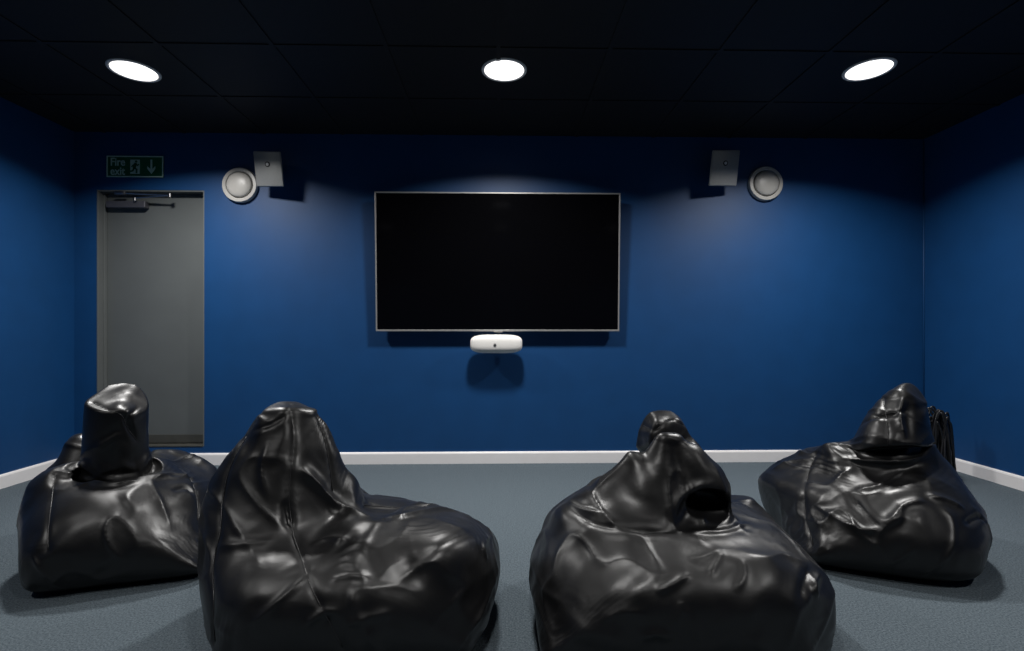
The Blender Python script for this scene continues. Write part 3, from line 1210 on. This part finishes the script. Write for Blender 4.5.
# --- front right bag
YbC = 1.84
cC = V3(684, 560, YbC)
def sdf_front_right(p):
    d = sell((0.631, YbC, 0.19), (0.48, 0.43, 0.21), 2.7)(p)
    d = smin(d, ell(V3(604, 560, 1.84), (0.20, 0.28, 0.29))(p), 0.08)
    d = smin(d, sell(V3(764, 585, 1.80), (0.15, 0.28, 0.21), 2.6, (0, 14, 0))(p), 0.06)
    d = smin(d, sell(V3(690, 590, 2.10), (0.34, 0.22, 0.30), 2.3)(p), 0.06)
    d = smin(d, ell(V3(748, 560, 2.12), (0.16, 0.21, 0.28))(p), 0.06)
    # slumped back: a tent-like panel with its peak at the near side
    hd = cone(V3(640, 545, 1.80), m(70, 1.8), V3(665, 440, 1.80), m(9, 1.8), 0.8)(p)
    hd = smin(hd, cone(V3(592, 532, 1.82), m(36, 1.8), V3(658, 446, 1.82), m(8, 1.8), 0.8)(p), 0.05)
    hd = smin(hd, cone(V3(697, 498, 1.80), m(33, 1.8), V3(674, 441, 1.82), m(11, 1.8), 0.9)(p), 0.03)
    hd = smin(hd, cone(V3(680, 470, 1.90), m(26, 1.9), V3(674, 440, 1.93), m(16, 1.93), 0.9)(p), 0.03)
    d = smin(d, hd, 0.045)
    # opening under the overhanging right edge, dark folds behind it
    d = smax(d, -sell(V3(721, 517, 1.60), (0.090, 0.23, 0.046), 2.6, (-3, 6, -10))(p), 0.008)
    d = smin(d, ell(V3(702, 516, 2.02), (0.115, 0.16, 0.16))(p), 0.012)
    # end of the slumped head: a small faceted knob behind the peak
    kb = sell(V3(663, 440, 1.95), (0.13, 0.085, 0.13), 2.5)(p)
    for q, n in (((639, 432), (-1, -0.2, 0.10)), ((643, 418), (-0.75, -0.2, 0.65)), ((666, 409.5), (0.05, -0.35, 1.0)),
                 ((683, 418), (0.7, -0.2, 0.7)), ((688, 432), (1.0, -0.2, 0.30)), ((641, 440), (-0.8, -0.2, -0.6)), ((660, 455), (0, 0.2, -1))):
        kb = smax(kb, plane(V3(q[0], q[1], 1.95), n)(p), 0.010)
    kb = smax(kb, plane(V3(654, 430, 1.865), (-0.35, -1.0, 0.2))(p), 0.008)
    kb = smax(kb, plane(V3(674, 430, 1.875), (0.4, -1.0, 0.35))(p), 0.008)
    d = smin(d, kb, 0.010)
    return d


bean_bag('black leather-look bean bag front right, slumped with a small knob showing above its peak',
         sdf_front_right, (cC[0] - 0.66, 1.22, -0.02), (cC[0] + 0.66, 2.52, 0.86),
         [([(569, 508), (590, 521), (614, 527), (646, 531), (680, 532)], -0.012, 0.013),
          ([(566, 499), (580, 508), (604, 515)], 0.010, 0.010),
          ([(672, 524), (680, 500), (694, 488), (716, 482)], 0.008, 0.012),
          ([(655, 592), (670, 586), (690, 573)], 0.010, 0.010),
          ([(690, 560), (706, 556), (722, 548)], 0.006, 0.012),
          ([(709, 576), (716, 564), (723, 552)], 0.007, 0.009),
          ([(640, 640), (656, 634), (672, 640)], 0.010, 0.012),
          ([(674, 632), (680, 612), (682, 600)], 0.006, 0.010),
          ([(700, 645), (692, 622), (684, 606)], 0.006, 0.010),
          ([(735, 592), (744, 575), (742, 558)], 0.006, 0.010),
          ([(818, 598), (814, 585), (820, 572)], 0.016, 0.011),
          ([(800, 600), (804, 582), (810, 566)], -0.008, 0.010),
          ([(688, 532), (722, 531), (752, 522)], 0.009, 0.009),
          ([(600, 620), (625, 612), (648, 616)], 0.005, 0.012)],
         [[(668, 430), (657, 470), (648, 515), (647, 558), (653, 600), (663, 640), (668, 650)],
          [(640, 424), (656, 430), (668, 418), (684, 424)]],
         (cC[0], YbC), outline=[(637.5, 442), (638, 426), (648, 412), (666, 409), (682, 416), (686, 426), (698, 442), (710, 456), (722.5, 468), (730.5, 486), (734, 495), (750.6, 495), (760.6, 506), (782.7, 528), (806.7, 550), (827, 572), (837, 598.5), (837, 630.6), (830, 655), (810, 685), (740, 705), (640, 705), (570, 685), (545, 662), (538, 645), (535, 618), (531, 590), (532, 562), (540, 534), (550, 510), (568, 497), (590, 484), (614, 466)], pxc=(680, 560), fs=0.7, ramp=0.62, hramp=0.25,
         cap=lambda c: c[:, 2] > 0.697, seed=34,
         far_seams=[[(90, z) for z in np.linspace(0.05, 0.40, 12)], [(150, z) for z in np.linspace(0.05, 0.40, 12)]])

# --- rear left bag
YbA = 2.46
cA = V3(112, 530, YbA)
def sdf_rear_left(p):
    d = sell((-1.75, 2.39, 0.13), (0.385, 0.42, 0.29), 2.05)(p)
    d = smin(d, ell(V3(72, 515, 2.34), (0.15, 0.20, 0.25))(p), 0.06)
    lb = sell(V3(168, 520, 2.60), (0.22, 0.28, 0.38), 2.4)(p)
    lb = smax(lb, plane(V3(175, 449, 2.78), (0.22, -0.46, 0.85))(p), 0.04)
    d = smin(d, lb, 0.10)
    d = smin(d, ell(V3(80, 490, 2.62), (0.13, 0.15, 0.29))(p), 0.04)
    # hollow around the neck
    d = smax(d, -ell(V3(112, 472, 2.37), (0.20, 0.13, 0.06))(p), 0.012)
    # upright head, cut by the slanting plane of its folded cap
    hd = cone(V3(113, 500, 2.40), 0.132, V3(119, 360, 2.40), 0.122, 0.9)(p)
    hd = smax(hd, plane(V3(93, 402, 2.33), (0.194, -0.44, 1.0))(p), 0.012)
    hd = smax(hd, plane(V3(134, 416, 2.30), (0.85, -0.60, 0.45))(p), 0.012)
    hd = smax(hd, plane(V3(122, 383, 2.45), (0.62, -0.2, 0.76))(p), 0.012)
    hd = smax(hd, plane(V3(89, 420, 2.40), (-1.0, -0.1, 0.22))(p), 0.02)
    d = smin(d, hd, 0.015)
    return d


bean_bag('black leather-look bean bag rear left by the door, with tall upright capped head',
         sdf_rear_left, (cA[0] - 0.60, 1.92, -0.02), (cA[0] + 0.66, 3.1, 0.90),
         [([(52, 470), (80, 478), (110, 484), (140, 480)], 0.014, 0.012),
          ([(172, 490), (186, 487), (196, 494)], -0.012, 0.012),
          ([(150, 478), (172, 474), (196, 478)], 0.010, 0.012),
          ([(95, 450), (110, 440), (122, 432)], 0.008, 0.012),
          ([(140, 405), (128, 420), (136, 438)], -0.010, 0.010),
          ([(100, 476), (120, 474), (140, 472)], -0.010, 0.012)],
         [[(55, 475), (50, 505), (47, 530), (47, 550)], [(93, 402), (108, 409), (121, 415), (128, 425), (137, 440)],
          [(180, 468), (192, 480), (198, 500), (199, 520)]],
         (cA[0], YbA), outline=[(96, 391), (118, 382), (143, 402), (147.5, 427), (148, 449), (178.7, 448.5), (201, 456), (214.5, 465), (224, 485), (226, 520), (218, 555), (199, 578), (170, 585.6), (134, 591.5), (89, 593), (54, 592), (31, 579), (20, 552), (16, 525), (20, 503), (27, 483), (38, 474), (53.6, 463), (67, 443), (84, 434), (86, 414)], pxc=(114, 510), fs=0.8, ramp=0.75, hramp=0.12, ztop=0.50,
         cap=lambda c: (c - np.array(V3(93, 402, 2.33))) @ np.array((0.194, -0.44, 1.0)) > -0.012, seed=45,
         far_seams=[[(90, z) for z in np.linspace(0.05, 0.40, 12)], [(150, z) for z in np.linspace(0.05, 0.40, 12)]])

# --- rear right bag
YbD = 2.50
cD = V3(880, 530, YbD)
def sdf_rear_right(p):
    d = sell((1.83, YbD - 0.08, 0.13), (0.43, 0.45, 0.275), 2.05)(p)
    d = smin(d, ell(V3(815, 512, 2.60), (0.22, 0.30, 0.28), (0, 0, 0))(p), 0.05)
    d = smin(d, ell(V3(928, 530, 2.42), (0.16, 0.26, 0.22))(p), 0.05)
    d = smin(d, cone(V3(880, 515, 2.42), m(52, 2.42), V3(884, 470, 2.40), m(40, 2.4), 0.8)(p), 0.05)
    # slot under the head
    d = smax(d, -ell(V3(880, 453, 2.22), (m(48, 2.22), 0.13, 0.038), (0, -2, 0))(p), 0.008)
    hd = cone(V3(890, 445, 2.38), m(39, 2.38), V3(903, 404, 2.40), m(20, 2.4), 0.9)(p)
    hd = smax(hd, plane(V3(890, 447, 2.24), (0.0, -0.25, -1.0))(p), 0.015)
    hd = smax(hd, plane(V3(905, 400, 2.30), (0.35, -0.75, 0.75))(p), 0.012)
    hd = smin(hd, cone(V3(890, 470, 2.52), m(32, 2.5), V3(897, 428, 2.44), m(26, 2.4), 0.8)(p), 0.02)
    d = smin(d, hd, 0.012)
    return d


bean_bag('black leather-look bean bag rear right, hooded head folded over a dark open slot',
         sdf_rear_right, (cD[0] - 0.72, 1.94, -0.02), (cD[0] + 0.68, 3.12, 0.90),
         [([(836, 458), (870, 461), (905, 461), (930, 455)], 0.012, 0.012),
          ([(815, 505), (840, 520), (865, 530), (880, 528)], 0.010, 0.014),
          ([(850, 495), (868, 515), (882, 530)], -0.010, 0.014),
          ([(885, 525), (905, 505), (925, 500)], 0.010, 0.014),
          ([(925, 495), (945, 500), (965, 510)], 0.010, 0.014),
          ([(965, 525), (978, 517), (985, 520)], -0.014, 0.012),
          ([(770, 470), (790, 462), (815, 458)], 0.008, 0.016),
          ([(855, 490), (880, 485), (905, 470)], 0.008, 0.012),
          ([(905, 392), (900, 415), (905, 440)], 0.010, 0.012),
          ([(870, 415), (885, 416), (905, 412)], -0.008, 0.010)],
         [[(883, 398), (885, 412), (888, 430), (888, 446)], [(858, 425), (880, 415), (905, 411)],
          [(815, 455), (806, 480), (805, 510), (812, 545)]],
         (cD[0], YbD), outline=[(758, 488), (760, 476), (776, 462), (800, 450), (832, 442), (850, 440), (854, 436), (864, 416), (880, 396), (900, 383), (910, 382), (922, 390), (930, 408), (931, 432), (938, 450), (956, 470), (972, 492), (987.6, 514), (991.6, 540), (983.6, 564), (963.6, 581.6), (931.7, 587.6), (892, 585), (856, 578), (826, 570), (800, 556), (780, 535), (764, 510)], pxc=(882, 510),
         cap=None, seed=57,
         far_seams=[[(90, z) for z in np.linspace(0.05, 0.40, 12)], [(40, z) for z in np.linspace(0.05, 0.40, 12)]])

# ------------------------------------------------------------------ dark bundle in the right corner
bc = P(941, 440, 3.45)
bundle = empty('cable_bundle', (bc.x, 3.45, 0))
tag(bundle, 'heap of black strands slumped in the right corner behind the rear right bean bag', 'cables')
for i in range(26):
    a = random.uniform(0, 2 * math.pi)
    rr_ = random.uniform(0.02, 0.10)
    hgt = random.uniform(0.30, 0.52)
    ox, oy = bc.x + rr_ * 0.55 * math.cos(a), 3.45 + rr_ * math.sin(a)
    lean = random.uniform(-0.05, 0.03)
    spread = random.uniform(0.04, 0.14)
    pts = []
    for j in range(25):
        t = j / 24
        u = (t - 0.5) * 2
        pts.append((ox + spread * u * 0.8 + lean * (1 - u * u) + 0.008 * math.sin(9 * t + i), oy + 0.5 * spread * u * math.cos(a) + 0.01 * math.cos(7 * t + i), max(0.008, hgt * (1 - abs(u) ** 2.2) + 0.008)))
    bm = bmesh.new()
    add_tube(bm, pts, 0.007, 8)
    from_bm('strand', bm, M['cable'], bundle, smooth=True)


# ------------------------------------------------------------------ render look
vs = scene.view_settings
scene.display_settings.display_device = 'sRGB'
vs.view_transform = 'Standard'
vs.look = 'None'
vs.exposure = 0.0
vs.gamma = 1.0
vs.use_curve_mapping = False
scene.cycles.use_denoising = True
scene.cycles.max_bounces = 8
scene.cycles.diffuse_bounces = 5
